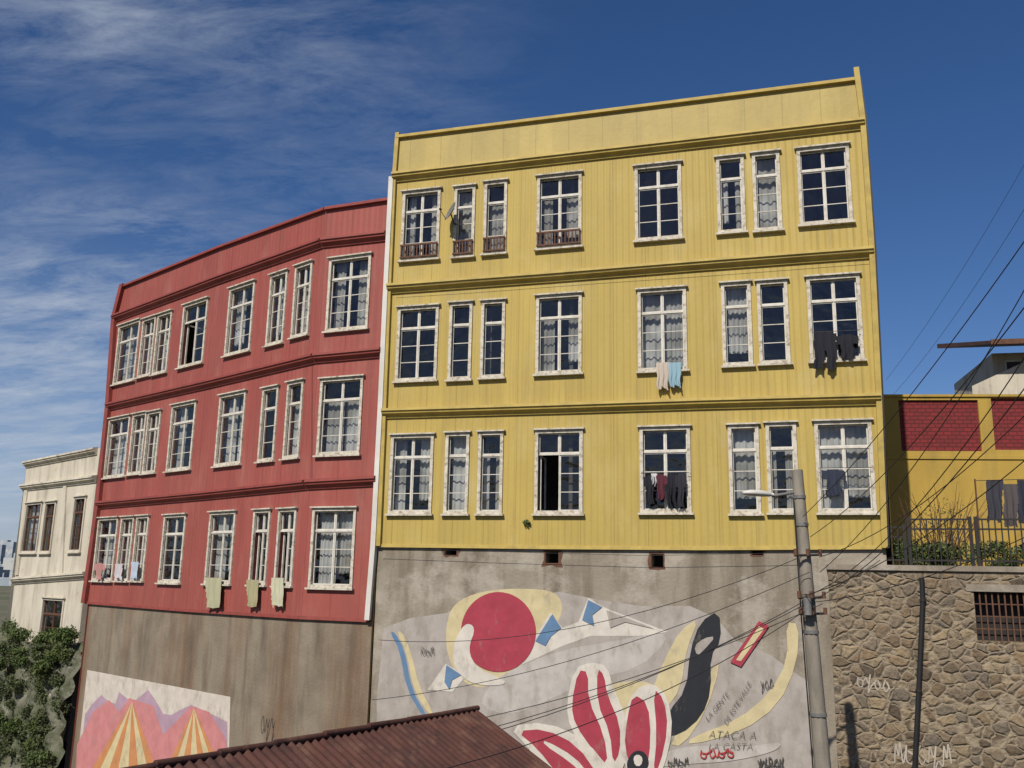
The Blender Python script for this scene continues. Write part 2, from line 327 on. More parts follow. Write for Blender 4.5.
# ------------------------------------------------------------------ red building
br=empty("red_apartment_building"); T=Parts(br)
RT=rects(R1,[(117,138,324,382),(141,154,319,376),(156,170,314,373),(182,206,303,365),(228,253,286,353),(269,286,274,344),(294,311,265,336)])
RMd=rects(R1,[(107,128,418,477),(131,144.5,414,474),(146,159,412,473),(170,194,404,470),(218,244,394,465),(261,277,388,461),(286,302,382,458)])
RB=rects(R1,[(96,116,518,581),(119,132,517,581),(134.5,147,516,581),(162,184,515,583),(208,234,512,584),(252,269,510,585),(277,295,509,586)])
RR=rects(R2,[(328,370,257,330),(319,362,378,455),(311,355,508,588)])
r1t=R1.P([(124,286),(220,247),(325,209)]); r1a=R1.P([(116,317),(220,278),(319,243)]); r1b=R1.P([(110,405),(210,382),(313,357)]); r1c=R1.P([(100,503),(205,493),(307,482)]); r1d=R1.P([(86,603),(190,611),(300,618)])
r2t=R2.P([(325,209),(390,199)]); r2a=R2.P([(319,243),(388,234)]); r2b=R2.P([(313,357),(383,350)]); r2c=R2.P([(307,482),(378,478)]); r2d=R2.P([(300,618),(369,621)])
fix=lambda pl,k,v:[(v,q[1]) if i==(k%len(pl)) else q for i,q in enumerate(pl)]
ub=R2.p(313,410)[0]
r1t,r1a,r1b,r1c,r1d=[fix(p_,-1,0.0) for p_ in (r1t,r1a,r1b,r1c,r1d)]
r2t,r2a,r2b,r2c,r2d=[[(ub,p1[-1][1]),p2[1]] for p1,p2 in ((r1t,r2t),(r1a,r2a),(r1b,r2b),(r1c,r2c),(r1d,r2d))]
R1L=R1.P([(124,286),(116,317),(110,405),(100,503),(86,603)]); R1R=[(0.0,q[1]) for q in (r1t[-1],r1d[-1])]
R2L=[(ub,q[0][1]) for q in (r2t,r2d)]; R2R=[(p_[1][0],p_[1][1]) for p_ in (r2t,r2a,r2b,r2c,r2d)]
wall(T,"wall_long_wing",R1,m_r,R1L,R1R,r1t,r1d,[opening(r) for r in RT+RMd+RB])
wall(T,"wall_short_wing",R2,m_r,R2L,R2R,r2t,r2d,[opening(r) for r in RR])
for m_,r in zip("cccohhc",RT): window(T,R1,r,m_)
for m_,r in zip("chhhcnc",RMd): window(T,R1,r,m_)
for m_,r in zip("cccncoo",RB): window(T,R1,r,m_)
for m_,r in zip("hcc",RR): window(T,R2,r,m_)
for a,b_ in ((r1a,r2a),(r1b,r2b),(r1c,r2c)):
    T.sweep("cornice",R1,m_rt,CORN,a); T.sweep("cornice",R2,m_rt,CORN,b_)
T.sweep("roof_cap",R1,m_rt,CAP,r1t); T.sweep("roof_cap",R2,m_rt,CAP,r2t)
FL=[(0,.06),(-.03,.05),(-.04,-.03),(0,-.03)]
T.sweep("base_flashing",R1,m_rt,FL,r1d); T.sweep("base_flashing",R2,m_rt,FL,r2d)
T.strip("corner_board",R1,m_rt,[(R1L[0][0],R1L[0][1]+.05)]+R1L[1:],-.12,.14,-.14,.0)
T.strip("white_downpipe_board",Y,m_white,Y.P([(393,178),(387,300),(382,411),(375,546),(369,620)]),-.08,.06,-.13,.05)
T.done()
zr2=min(q[1] for q in r1t+r2t)-.2
shell(br,"building_body",[w(R1,R1L[2][0],0),w(R1,0,0),w(R2,-.02,0),w(Y,-.05,9),w(R1,R1L[2][0],8)],0,zr2,m_r,[0,1])
T=Parts(br)
l=R1L[2][0]
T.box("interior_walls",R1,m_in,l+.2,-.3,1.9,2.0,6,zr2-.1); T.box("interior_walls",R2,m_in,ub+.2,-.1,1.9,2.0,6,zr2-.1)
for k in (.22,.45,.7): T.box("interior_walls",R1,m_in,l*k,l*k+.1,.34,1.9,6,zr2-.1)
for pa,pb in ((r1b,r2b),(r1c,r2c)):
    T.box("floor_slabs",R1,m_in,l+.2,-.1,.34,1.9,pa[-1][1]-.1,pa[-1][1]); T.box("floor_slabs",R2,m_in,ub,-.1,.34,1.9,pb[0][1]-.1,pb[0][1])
T.done()
# ------------------------------------------------------------------ concrete retaining walls
cw=empty("concrete_retaining_wall"); T=Parts(cw)
hb=[(444,456,547.5,555),(545,558,551,563),(651,663,554,567),(752,763,550,555)]
hr=rects(Y,hb); cu0=Y.p(370,700)[0]; cu1=Y.p(838,620)[0]
tp=[(cu0,Ybot[0][1]+.02)]+[(a,b_+.02) for a,b_ in Ybot[1:3]]+[(YR[-1][0]-.01,YR[-1][1])]
wall(T,"retaining_wall",Y,m_con,[(cu0,0),(cu0,8)],[(YR[-1][0],0),(YR[-1][0],8)],tp,[(cu0,0),(cu1,0)],hr,y0=.05,th=.8)
for r in hr: T.quad("drain_recess",Y,m_dark,[(r[0],.84,r[2]),(r[1],.84,r[2]),(r[1],.84,r[3]),(r[0],.84,r[3])])
T.done()
for r in hr:
    V=[];n=16;cx_=(r[0]+r[1])/2;cz_=(r[2]+r[3])/2;ru=(r[1]-r[0])/2;rz=(r[3]-r[2])/2
    for i in range(n):
        t=2*math.pi*i/n; k=random.uniform(1.15,1.7); cq=max(abs(math.cos(t)),abs(math.sin(t)))
        V.append((cx_+ru*math.cos(t)/cq*k,.044,min(cz_+rz*math.sin(t)/cq*k,interp(cx_,Ybot)-.05)))
        V.append((cx_+ru*math.cos(t)/cq,.044,cz_+rz*math.sin(t)/cq))
    mesh("chipped_edge",V,[(2*i,(2*i+2)%(2*n),(2*i+3)%(2*n),2*i+1) for i in range(n)],m_brown,cw,Y.mw)
cw2=empty("concrete_retaining_wall"); T=Parts(cw2)
ll=R1.p(84,640)[0]
wall(T,"retaining_wall_long",R1,m_con2,[(ll,0),(ll,8)],[(0,0),(0,8)],[(ll,interp(ll,r1d))]+[(a,b_) for a,b_ in r1d[1:]],[(ll,0),(0,0)],[],y0=.05)
wall(T,"retaining_wall_short",R2,m_con2,[(ub,0),(ub,8)],[(0,0),(0,8)],r2d,[(ub,0),(0,0)],[],y0=.05)
T.done()
# ------------------------------------------------------------------ mural paint
def paint(name,c,wear=.55,amt=.75):
    return pmat(name,c,tuple(x*.82 for x in c),2.5,(1,1,1),.85,.004,18,c3=(.22,.19,.15),c3scale=2.4,c3stretch=(1.2,1,.6),c3lo=wear,c3hi=wear+.2,c3amt=amt)
PM=dict(gray=paint("mural_grey",(.37,.335,.305),.48),cream=paint("mural_cream",(.54,.46,.27),.54),crim=paint("mural_crimson",(.34,.045,.07),.58),white=paint("mural_white",(.58,.54,.48),.53),pale=paint("mural_pale_grey",(.44,.41,.38),.5),
 blue=paint("mural_blue",(.11,.20,.33),.56),black=paint("mural_black",(.022,.024,.03),.6),pink=paint("mural_pink",(.50,.20,.20),.56),lil=paint("mural_lilac",(.38,.26,.33),.56),
 orange=paint("mural_orange",(.50,.22,.09),.56),wh2=paint("mural_white_panel",(.54,.49,.43),.52),ink=paint("graffiti_ink",(.07,.065,.06),.55),rink=paint("graffiti_red",(.38,.04,.04),.6),wink=paint("graffiti_white",(.40,.36,.30),.47,.9))
def smoothpoly(p,it=2):
    for _ in range(it):
        q=[]
        for i in range(len(p)):
            a,b_=p[i],p[(i+1)%len(p)]
            q.append((a[0]*.75+b_[0]*.25,a[1]*.75+b_[1]*.25)); q.append((a[0]*.25+b_[0]*.75,a[1]*.25+b_[1]*.75))
        p=q
    return p
def poly(parent,name,fac,pts,mat,y,smooth=0):
    if smooth: pts=smoothpoly(pts,smooth)
    q=fac.P(pts); tri=tessellate_polygon([[Vector((a,b_,0)) for a,b_ in q]])
    V=[(a,y,b_) for a,b_ in q]; return mesh(name,V,[tuple(t) for t in tri],mat,parent,fac.mw)
mu=empty("wall_mural")
lay=[("field",'gray',[(383,628),(410,618),(446,613),(470,600),(500,596),(560,592),(600,600),(640,606),(690,606),(716,618),(735,640),(770,655),(808,682),(812,775),(812,830),(375,830),(376,700)],0),
("halo",'cream',[(445,625),(453,603),(480,591),(520,588),(557,591),(564,612),(545,640),(520,668),(485,690),(460,682),(446,655)],2),
("hill_lines",'pale',[(505,672),(560,650),(610,642),(660,632),(668,640),(640,668),(590,680),(550,700),(510,716),(480,708),(485,690)],1),
("mountains",'white',[(505,672),(528,648),(550,612),(562,628),(578,622),(588,598),(605,608),(668,632),(640,636),(590,636),(560,647),(530,661)],0),
("arc_blue",'blue',[(389,632),(399,650),(406,690),(424,720),(427,717),(411,690),(404,650),(394,632)],1),
("arc_yellow",'cream',[(396,632),(406,652),(413,690),(429,716),(433,713),(419,688),(410,650),(401,631)],1),
("small_peak",'white',[(427,690),(445,664),(466,676),(452,692)],0),
("cream_band",'cream',[(699,618),(686,650),(681,688),(664,712),(656,738),(645,728),(648,700),(664,660),(680,630)],1),
("cream_edge",'cream',[(721,664),(706,712),(682,747),(668,744),(696,708),(712,666)],1),
("right_curve",'cream',[(786,622),(788,660),(770,693),(738,720),(690,738),(688,746),(742,732),(779,705),(797,664),(799,624)],1),
("yellow_patch",'cream',[(590,692),(610,684),(640,680),(662,688),(655,704),(634,728),(626,770),(600,775),(606,706)],1),
("white_swirl",'pale',[(660,752),(700,745),(745,748),(784,741),(776,752),(730,762),(690,764),(655,768)],2),
("red_disc",'crim',[(498+37.5*math.cos(t*math.pi/24),632+40*math.sin(t*math.pi/24)) for t in range(48)],0),
("crescent",'white',[(464,622),(451,648),(455,672),(475,686),(508,685),(499,677),(477,669),(467,650),(476,627)],2),
("peak_blue_a",'blue',[(552,614),(561,628),(551,636),(545,646),(535,641)],0),("peak_blue_b",'blue',[(588,600),(602,607),(592,615),(594,626),(582,620)],0),
("peak_blue_c",'blue',[(446,665),(461,675),(452,680),(449,690),(444,682)],0),("peak_grey_d",'gray',[(606,610),(655,629),(625,622),(610,628)],0),
("black_band",'black',[(719,610),(721,640),(710,655),(711,690),(702,716),(680,735),(662,735),(668,712),(686,690),(690,650),(700,622)],1),
("band_white",'gray',[(716,636),(704,650),(697,656),(694,646),(704,638)],1),
("petal_white_a",'white',[(566,705),(574,668),(592,662),(607,666),(614,690),(628,722),(628,765),(606,780),(590,760),(570,728)],1),
("petal_red_a",'crim',[(571,705),(578,670),(588,672),(588,700),(604,735),(608,766),(594,752),(575,725)],1),
("petal_red_a2",'crim',[(597,668),(604,675),(607,695),(620,724),(620,752),(613,765),(610,733),(597,703)],1),
("petal_white_b",'white',[(630,780),(619,745),(625,712),(634,690),(652,682),(668,697),(673,730),(664,768),(656,780)],1),
("petal_red_b",'crim',[(634,775),(624,748),(627,718),(633,694),(648,703),(651,740),(646,775)],1),
("petal_red_b2",'crim',[(653,688),(664,699),(668,728),(660,765),(653,775),(657,735)],1),
("petal_white_c",'white',[(508,726),(547,722),(586,740),(614,775),(595,790),(560,790),(530,750)],1),
("petal_red_c",'crim',[(516,731),(545,729),(577,745),(600,778),(560,778),(537,748)],1),
("petal_line",'white',[(545,740),(575,757),(590,776),(584,776),(570,762),(543,744)],1),
("eye_black",'black',[(626,762),(634,750),(646,752),(650,766),(640,775),(628,772)],2),
("eye_white",'white',[(633,757),(638,754),(643,758),(641,766),(635,766)],1),
("brush_red",'crim',[(730,662),(759,621),(769,626),(741,667)],0),("brush_yellow",'cream',[(736,660),(759,626),(764,629),(741,661)],0),
]
for i,(n,c,p_,s_) in enumerate(lay): poly(mu,n,Y,p_,PM[c],.047-.0014*i,s_)
def text(parent,fac,s,px,py,size,mat,y=.0,rot=0,shear=0.3):
    cu=bpy.data.curves.new("graffiti_text",'FONT'); cu.body=s; cu.size=size; cu.shear=shear; cu.materials.append(mat); cu.space_character=random.uniform(.85,1.1); cu.offset=-.006*size/.3
    o=bpy.data.objects.new("graffiti_"+"".join(ch for ch in s.lower() if ch.isalnum()),cu); sc.collection.objects.link(o)
    u,z=fac.p(px,py); o.matrix_world=fac.mw@Matrix.Translation((u,y,z))@Matrix.Rotation(math.pi/2,4,'X')@Matrix.Rotation(rad(rot),4,'Z'); o.parent=parent
def scribble(parent,fac,px,py,wp,hp,n,mat,y,wd=.018,seed=0,slope=0):
    """hand-sprayed looping tag: a thin painted ribbon on the wall"""
    rg=random.Random(seed); u0,z0=fac.p(px,py); u1,_=fac.p(px+wp,py); _,z1=fac.p(px,py-hp); Wd=u1-u0; H_=z1-z0
    pts=[]; 
    for i in range(n):
        x=Wd*(i+.2)/n
        for (dx,dz) in rg.choice([((0,0),(.05,1),(.6,.9),(.5,.5),(.1,.5),(.7,0)),((.1,.8),(.0,.2),(.5,0),(.7,.4),(.2,.5),(.8,.5)),((0,0),(.2,1),(.4,.3),(.6,1),(.8,0)),((.3,.9),(0,.5),(.3,0),(.7,.4),(.4,.9),(.9,.1)),((0,.9),(.3,.4),(.6,1),(.2,-.4),(.7,.2))]):
            pts.append((x+Wd/n*dx*.9,H_*(dz*rg.uniform(.8,1.15))+x*slope))
    sm=[]
    for i in range(len(pts)-1):
        p0=pts[max(0,i-1)];p1=pts[i];p2=pts[i+1];p3=pts[min(len(pts)-1,i+2)]
        for k in range(6):
            t=k/6; sm.append(tuple(.5*((2*p1[j])+(-p0[j]+p2[j])*t+(2*p0[j]-5*p1[j]+4*p2[j]-p3[j])*t*t+(-p0[j]+3*p1[j]-3*p2[j]+p3[j])*t**3) for j in (0,1)))
    V=[];Fc=[]
    for i,(a,b_) in enumerate(sm):
        c_=sm[min(i+1,len(sm)-1)]; d_=sm[max(i-1,0)]; tx,tz=c_[0]-d_[0],c_[1]-d_[1]; ln=math.hypot(tx,tz) or 1
        V.append((u0+a-tz/ln*wd,y-.00002*i,z0+b_+tx/ln*wd)); V.append((u0+a+tz/ln*wd,y-.00002*i,z0+b_-tx/ln*wd))
    for i in range(len(sm)-1): Fc.append((2*i,2*i+1,2*i+3,2*i+2))
    mesh("graffiti_tag",V,Fc,mat,parent,fac.mw)
for s,px,py,sz,mt,ro in (("ATACA A",708,738,.25,'ink',2),("LA CASTA",708,750,.21,'ink',4),("LA GENTE",708,722,.18,'ink',50),("DE ESTE VALLE",727,726,.17,'ink',58)):
    text(mu,Y,s,px,py,sz,PM[mt],-.001,ro)
scribble(mu,Y,699,758,36,10,4,PM['rink'],-.002,.014,3,.1); scribble(mu,Y,667,766,22,8,4,PM['ink'],-.002,.009,4,.1)
scribble(mu,Y,757,767,28,8,5,PM['ink'],-.002,.014,5,.1); scribble(mu,Y,760,690,14,9,3,PM['ink'],-.002,.007,6,.3)
scribble(mu,Y,420,655,14,8,3,PM['ink'],-.002,.006,19,0)
mu2=empty("wall_mural")
poly(mu2,"white_panel",R1,[(86,670),(229,697),(227,775),(227,860),(70,860),(75,768)],PM['wh2'],.046)
poly(mu2,"lilac_hills",R1,[(84,714),(92,703),(100,695),(107,701),(114,704),(118,692),(125,698),(132,702),(147,690),(154,700),(162,714),(170,715),(181,709),(190,705),(208,713),(226,722),(226,800),(74,800)],PM['lil'],.042)
poly(mu2,"pink_peaks",R1,[(76,745),(92,712),(108,700),(118,712),(128,698),(152,706),(162,735),(190,706),(208,712),(225,740),(226,800),(74,800)],PM['pink'],.038)
def tent(ax,ay,x0,x1,yb,y,name):
    n=7; xs=[x0+(x1-x0)*i/n for i in range(n+1)]
    for i in range(n):
        c=PM['orange'] if i%2==0 else PM['cream']
        poly(mu2,name,R1,[(ax,ay),(xs[i],yb-6+10*abs(i/n-.5)*2),(xs[i+1],yb-6+10*abs((i+1)/n-.5)*2)],c,y)
tent(131,702,70,168,800,.034,"tent_stripe"); tent(193,708,150,236,800,.030,"tent_stripe")
scribble(cw2,R1,258,733,16,18,3,PM['ink'],.04,.008,11,0)
# ------------------------------------------------------------------ stone wall + terrace
sw=empty("stone_retaining_wall"); T=Parts(sw)
us0=Y.p(832,650)[0]; zs_=Y.p(930,571)[1]; uE=us0+14
bw=rects(Y,[(975,1032,592,642)])
wall(T,"rubble_wall",Y,m_stone,[(us0,0),(us0,8)],[(uE,0),(uE,8)],[(us0,zs_),(uE,zs_)],[(us0,0),(uE,0)],bw,y0=-.06,th=.5)
T.quad("rubble_wall",Y,m_stone,[(us0,-.06,0),(us0,.05,0),(us0,.05,zs_),(us0,-.06,zs_)])
T.box("coping",Y,m_con,us0-.03,uE,-.12,.3,zs_,zs_+.12)
for r in bw:
    n=9
    for k in range(n+1):
        x=r[0]+(r[1]-r[0])*k/n; T.box("window_bars",Y,m_brown,x-.015,x+.015,.0,.03,r[2],r[3])
    for k in range(1,4):
        zz=r[2]+(r[3]-r[2])*k/4; T.box("window_bars",Y,m_brown,r[0],r[1],.035,.05,zz-.012,zz+.012)
    T.box("lintel",Y,m_con,r[0]-.15,r[1]+.15,-.075,-.061,r[3]+.001,r[3]+.16)
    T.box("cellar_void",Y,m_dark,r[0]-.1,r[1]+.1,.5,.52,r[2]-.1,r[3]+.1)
T.done()
scribble(sw,Y,856,686,34,13,4,PM['wink'],-.07,.014,21,-.15)
scribble(sw,Y,892,762,60,22,5,PM['wink'],-.07,.014,23,0)
T=Parts(empty("terrace_ground")); T.box("terrace_slab",Y,m_ground,YR[-1][0]+.1,uE,.31,16,zs_-.4,zs_+.03); T.done()
# iron fence
fe=empty("iron_fence"); T=Parts(fe)
f0=Y.p(841,560)[0]; zf=zs_+.12; 
zt1=Y.p(905,527)[1]; uM=Y.p(905,540)[0]
def rail(u0,u1,top):
    n=int((u1-u0)/.13)
    for k in range(n+1):
        x=u0+(u1-u0)*k/n; T.box("bars",Y,m_dark,x-.013,x+.013,.08,.10,zf,top-.02)
    for zz in (top,zf+.12,top-.22): T.box("rails",Y,m_dark,u0-.02,u1+.02,.075,.105,zz-.022,zz+.018)
    for x in (u0,u1): T.box("posts",Y,m_dark,x-.035,x+.035,.06,.12,zf,top+.06)
rail(f0,uM,zt1)
zt2=Y.p(960,519)[1]; k=uM+.1
for i in range(5): rail(k,k+1.3,zt2); k+=1.42
T.done()
# neighbour wall
gw=empty("yellow_garden_wall"); g0=W(950,450,26.5); G=Fac(g0.xy,rad(-6)); T=Parts(gw)
m_g=pmat("mustard_plaster",(.42,.285,.06),(.35,.235,.05),.8,(1,1,.5),.85,.005,10,c3=(.22,.155,.055),c3scale=.9,c3stretch=(1.8,1,.3),c3lo=.48,c3hi=.75,c3amt=.7)
m_rb=bpy.data.materials.new("painted_red_brick"); m_rb.use_nodes=True
Nn=m_rb.node_tree.nodes; Ln=m_rb.node_tree.links; bt=Nn.new('ShaderNodeTexBrick'); tcb=Nn.new('ShaderNodeTexCoord'); mpb=Nn.new('ShaderNodeMapping'); mpb.inputs['Rotation'].default_value=(math.pi/2,0,0)
Ln.new(tcb.outputs['Object'],mpb.inputs[0]); Ln.new(mpb.outputs[0],bt.inputs['Vector']); bt.inputs['Scale'].default_value=2.2
bt.inputs['Color1'].default_value=(.20,.018,.02,1); bt.inputs['Color2'].default_value=(.15,.015,.017,1); bt.inputs['Mortar'].default_value=(.09,.012,.012,1); bt.inputs['Mortar Size'].default_value=.03
Ln.new(bt.outputs[0],Nn['Principled BSDF'].inputs['Base Color']); Nn['Principled BSDF'].inputs['Roughness'].default_value=.85; bb=Nn.new('ShaderNodeBump'); bb.inputs['Distance'].default_value=.02; bb.invert=True; Ln.new(bt.outputs['Fac'],bb.inputs['Height']); Ln.new(bb.outputs[0],Nn['Principled BSDF'].inputs['Normal'])
gl0=G.p(872,450)[0]; ga=G.p(885,397); gb=G.p(1024,392); gR=gb[0]+9
ops=rects(G,[(900,980,400,451),(993,1078,398,450)])
wall(T,"wall",G,m_g,[(gl0,0),(gl0,20)],[(gR,0),(gR,20)],[(gl0,ga[1]),(gR,ga[1])],[(gl0,6),(gR,6)],ops,th=.07)
for r in ops: T.quad("red_brick_panel",G,m_rb,[(r[0],.07,r[2]),(r[1],.07,r[2]),(r[1],.07,r[3]),(r[0],.07,r[3])])
T.box("wall_back",G,m_g,gl0,gR,.1,.35,6,ga[1]-.02)
T.box("coping",G,m_g,gl0-.03,gR,-.05,.4,ga[1],ga[1]+.07)
zz=G.p(950,455)[1]; T.box("string_course",G,m_g,gl0,gR,-.04,-.002,zz-.12,zz-.02)
T.done()
# hillside house
hh=empty("hillside_house"); h0=W(1000,380,32); H=Fac(h0.xy,rad(-12)); T=Parts(hh)
a=H.p(972,386); b_=H.p(1024,362); c=H.p(1000,352); pe=H.p(984,350)
T.quad("lower_wall",H,m_cream,[(a[0],0,5),(b_[0]+5,0,5),(b_[0]+5,0,b_[1]+.6),(b_[0],0,b_[1]),(a[0],0,a[1])])
T.box("upper_wall",H,m_cream,c[0]-.1,c[0]+8,.6,6,a[1]-1,c[1]+.1)
T.box("window_frame",H,m_white,c[0]+.28,c[0]+.97,.56,.598,c[1]-1.07,c[1]-.18)
T.box("window",H,m_dark,c[0]+.35,c[0]+.9,.54,.559,c[1]-1.0,c[1]-.25)
T.sweep("tile_roof",H,m_brown,[(-.9,0),(-.9,.12),(6.5,1.9),(6.5,1.7)],[pe,(pe[0]+10,pe[1])])
T.box("fascia",H,m_brown,pe[0]-.02,pe[0]+10,-.95,-.905,pe[1]-.03,pe[1]+.15)
T.done()
# ------------------------------------------------------------------ cream townhouse at left
bw_=empty("cream_townhouse"); T=Parts(bw_)
Wf=Fac(tuple(R1.wld(R1L[2][0],.35,0).xy),a1)
wl=Wf.P([(27,462),(24,485),(15,578),(8,655)]); ur=Wf.p(100,450)[0]
top=Wf.P([(27,462),(60,456),(100,448)]); bot=[(wl[-1][0],2),(ur,2)]
wr=[(ur,2),(ur,top[-1][1])]; wl=wl[:-1]+[(wl[-1][0],2)]
wn=rects(Wf,[(24,40,503,553),(43,54,502,553),(72,84,497,552),(40,62,598,656)])
wall(T,"plaster_wall",Wf,m_cream,wl,wr,top,bot,[opening(r) for r in wn])
for m_,r in zip("chnn",wn): window(T,Wf,r,m_,cm=m_cream,sm=m_brown)
for ln in ([(27,463),(98,449)],[(24,486),(97,477)],[(15,579),(88,573)]): T.sweep("moulding",Wf,m_cream,CORN,Wf.P(ln))
T.strip("pilaster",Wf,m_cream,Wf.P([(66,486),(62,575)]),-.12,.12,-.06,0)
T.strip("pilaster",Wf,m_cream,Wf.P([(26,486),(16,575)]),0,.3,-.06,0)
T.done()
shell(bw_,"building_body",[w(Wf,wl[1][0],.0),w(Wf,wr[0][0],.0),w(Wf,wr[0][0],7),w(Wf,wl[1][0],7)],0,top[0][1]-.15,m_cream,[0])
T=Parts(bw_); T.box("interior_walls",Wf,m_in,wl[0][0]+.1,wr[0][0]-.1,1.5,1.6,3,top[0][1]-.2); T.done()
# ------------------------------------------------------------------ laundry
def cloth(parent,name,fac,pts,col,y,folds=9):
    m=pmat("fabric_"+name,col,tuple(x*1.15 for x in col),6,(1,1,.3),.9)
    q=fac.P(pts); us_=[a for a,_ in q]; u0,u1=min(us_),max(us_); zt=max(b for _,b in q); zb=min(b for _,b in q)
    nx,ny=26,20; V=[];Fc=[];idx={}
    def inside(u,z):
        c=False
        for i in range(len(q)):
            (x1,y1),(x2,y2)=q[i],q[i-1]
            if (y1>z)!=(y2>z) and u<(x2-x1)*(z-y1)/(y2-y1)+x1: c=not c
        return c
    ph=random.uniform(0,6)
    def vid(i,j):
        if (i,j) not in idx:
            u=u0+(u1-u0)*i/nx; z=zb+(zt-zb)*j/ny
            idx[(i,j)]=len(V); V.append((u+.02*math.sin(j*.5+ph)*(1-j/ny),y+.03*math.sin(folds*2*(i/nx)+ph+.4*j/ny)*(1.2-j/ny)-.02*(1-j/ny),z+.02*math.sin(i*.4+ph)*(1-j/ny)))
        return idx[(i,j)]
    for i in range(nx):
        for j in range(ny):
            if inside(u0+(u1-u0)*(i+.5)/nx,zb+(zt-zb)*(j+.5)/ny): Fc.append((vid(i,j),vid(i+1,j),vid(i+1,j+1),vid(i,j+1)))
    return mesh(name,V,Fc,m,parent,fac.mw,True)
la=empty("hanging_laundry")
shirt=lambda x0,x1,y0,y1:[(x0,y0+2),(x0+(x1-x0)*.35,y0),(x0+(x1-x0)*.65,y0),(x1,y0+2),(x1,y0+(y1-y0)*.4),(x1-(x1-x0)*.2,y0+(y1-y0)*.4),(x1-(x1-x0)*.2,y1),(x0+(x1-x0)*.2,y1),(x0+(x1-x0)*.2,y0+(y1-y0)*.4),(x0,y0+(y1-y0)*.4)]
pants=lambda x0,x1,y0,y1:[(x0,y0),(x1,y0),(x1,y1),(x0+(x1-x0)*.6,y1-1),(x0+(x1-x0)*.5,y0+(y1-y0)*.35),(x0+(x1-x0)*.4,y1),(x0,y1-2)]
tow=lambda x0,x1,y0,y1:[(x0,y0),(x1,y0),(x1-1,y1),(x0+(x1-x0)*.5,y1-2),(x0+1,y1)]
dk=(.014,.014,.02)
items=[("towel",Y,tow(657,670,364,391),(.42,.36,.30)),("towel",Y,tow(669,682,364,389),(.22,.34,.40)),("trousers",Y,pants(814,836,334,371),dk),("shirt",Y,shirt(836,858,336,360),dk),
("shirt",Y,shirt(645,657,476,505),dk),("shirt",Y,shirt(656,668,475,500),(.08,.02,.03)),("trousers",Y,pants(668,677,475,506),dk),("shirt",Y,shirt(676,687,474,508),(.025,.025,.033)),("socks",Y,tow(652,658,474,487),(.5,.5,.5)),
("jacket",Y,shirt(822,845,470,496),(.025,.03,.05)),
("towel",R1,tow(210,226,578,609),(.32,.31,.20)),("towel",R1,tow(251,263,580,608),(.28,.26,.15)),("towel",R1,tow(276,288,578,607),(.40,.39,.28)),("sheet",R1,tow(119,127,564,580),(.40,.38,.40)),("sheet",R1,tow(135,143,562,580),(.32,.38,.45)),("cloth",R1,shirt(98,109,563,580),(.33,.16,.15))]
for i,(n,f,p_,c) in enumerate(items): cloth(la,n,f,p_,c,-.15)
for (f,x0,x1,yy) in ((Y,642,690,474),(Y,812,860,334),(Y,818,872,469)):
    a=f.p(x0,yy); b_=f.p(x1,yy); T=Parts(la); T.box("line",f,m_dark,a[0],b_[0],-.155,-.145,a[1]-.005,a[1]+.008); T.done()
la2=empty("hanging_laundry"); K=Fac(W(1000,500,21.5).xy,rad(-8))
for p_,c in ((tow(986,1003,480,522),(.035,.035,.045)),(tow(1003,1018,484,528),(.07,.06,.06)),(tow(1017,1040,480,524),(.025,.027,.04))): cloth(la2,"sheet",K,p_,c,0)
a=K.p(975,481); b_=K.p(1045,479); T=Parts(la2); T.sweep("line",K,m_cable,[(-.01,0),(.01,0),(0,.015)],[a,b_])
T.box("line_post",K,m_brown,a[0]-.015,a[0]+.015,-.015,.015,zs_,a[1]+.05); T.box("line_post",K,m_brown,b_[0]-.02,b_[0]+.02,-.02,.02,zs_,b_[1]+.05); T.done()
# ------------------------------------------------------------------ tubes
def tube(name,pts,r,mat,parent=None,r2=None,cyc=False):
    cu=bpy.data.curves.new(name,'CURVE'); cu.dimensions='3D'; cu.bevel_depth=r; cu.bevel_resolution=3; cu.use_fill_caps=True
    s=cu.splines.new('POLY'); s.points.add(len(pts)-1)
    for i,p_ in enumerate(pts):
        s.points[i].co=(*p_,1)
        if r2: s.points[i].radius=1+(r2/r-1)*i/(len(pts)-1)
    cu.materials.append(mat); o=bpy.data.objects.new(name,cu); sc.collection.objects.link(o); o.parent=parent; return o
def sag(a,b_,s,n=16):
    a=Vector(a);b_=Vector(b_); return [a.lerp(b_,i/n)-Vector((0,0,4*s*(i/n)*(1-i/n))) for i in range(n+1)]
def dish(px,py,r,fac,out,tilt):
    e_=empty("satellite_dish"); u,z=fac.p(px,py,-out); V=[];Fc=[];n=24
    for k in range(5):
        rr=r*k/4
        for i in range(n): t=2*math.pi*i/n; V.append((rr*math.cos(t),rr*math.sin(t)*1.1,-.25*r*(1-(k/4)**2)))
    for k in range(4):
        for i in range(n): Fc.append((k*n+i,k*n+(i+1)%n,(k+1)*n+(i+1)%n,(k+1)*n+i))
    mw=Matrix.Translation(fac.wld(u,-out,z))@Matrix.Rotation(fac.az+rad(tilt),4,'Z')@Matrix.Rotation(rad(68),4,'X')
    mesh("reflector",V,Fc,m_grey,e_,mw,True)
    tube("mount_arm",[fac.wld(u,-out+.08,z-.05),fac.wld(u+.02,-out*.4,z-.25),fac.wld(u+.05,0,z-.25)],.02,m_dark,e_)
    c_=mw@Vector((0,-.12,.30)); tube("feed_arm",[mw@Vector((0,-r*1.05,0)),c_],.01,m_dark,e_); tube("receiver",[c_,mw@Vector((0,-.1,.23))],.025,m_dark,e_)
dish(450,211,.27,Y,.42,-48)
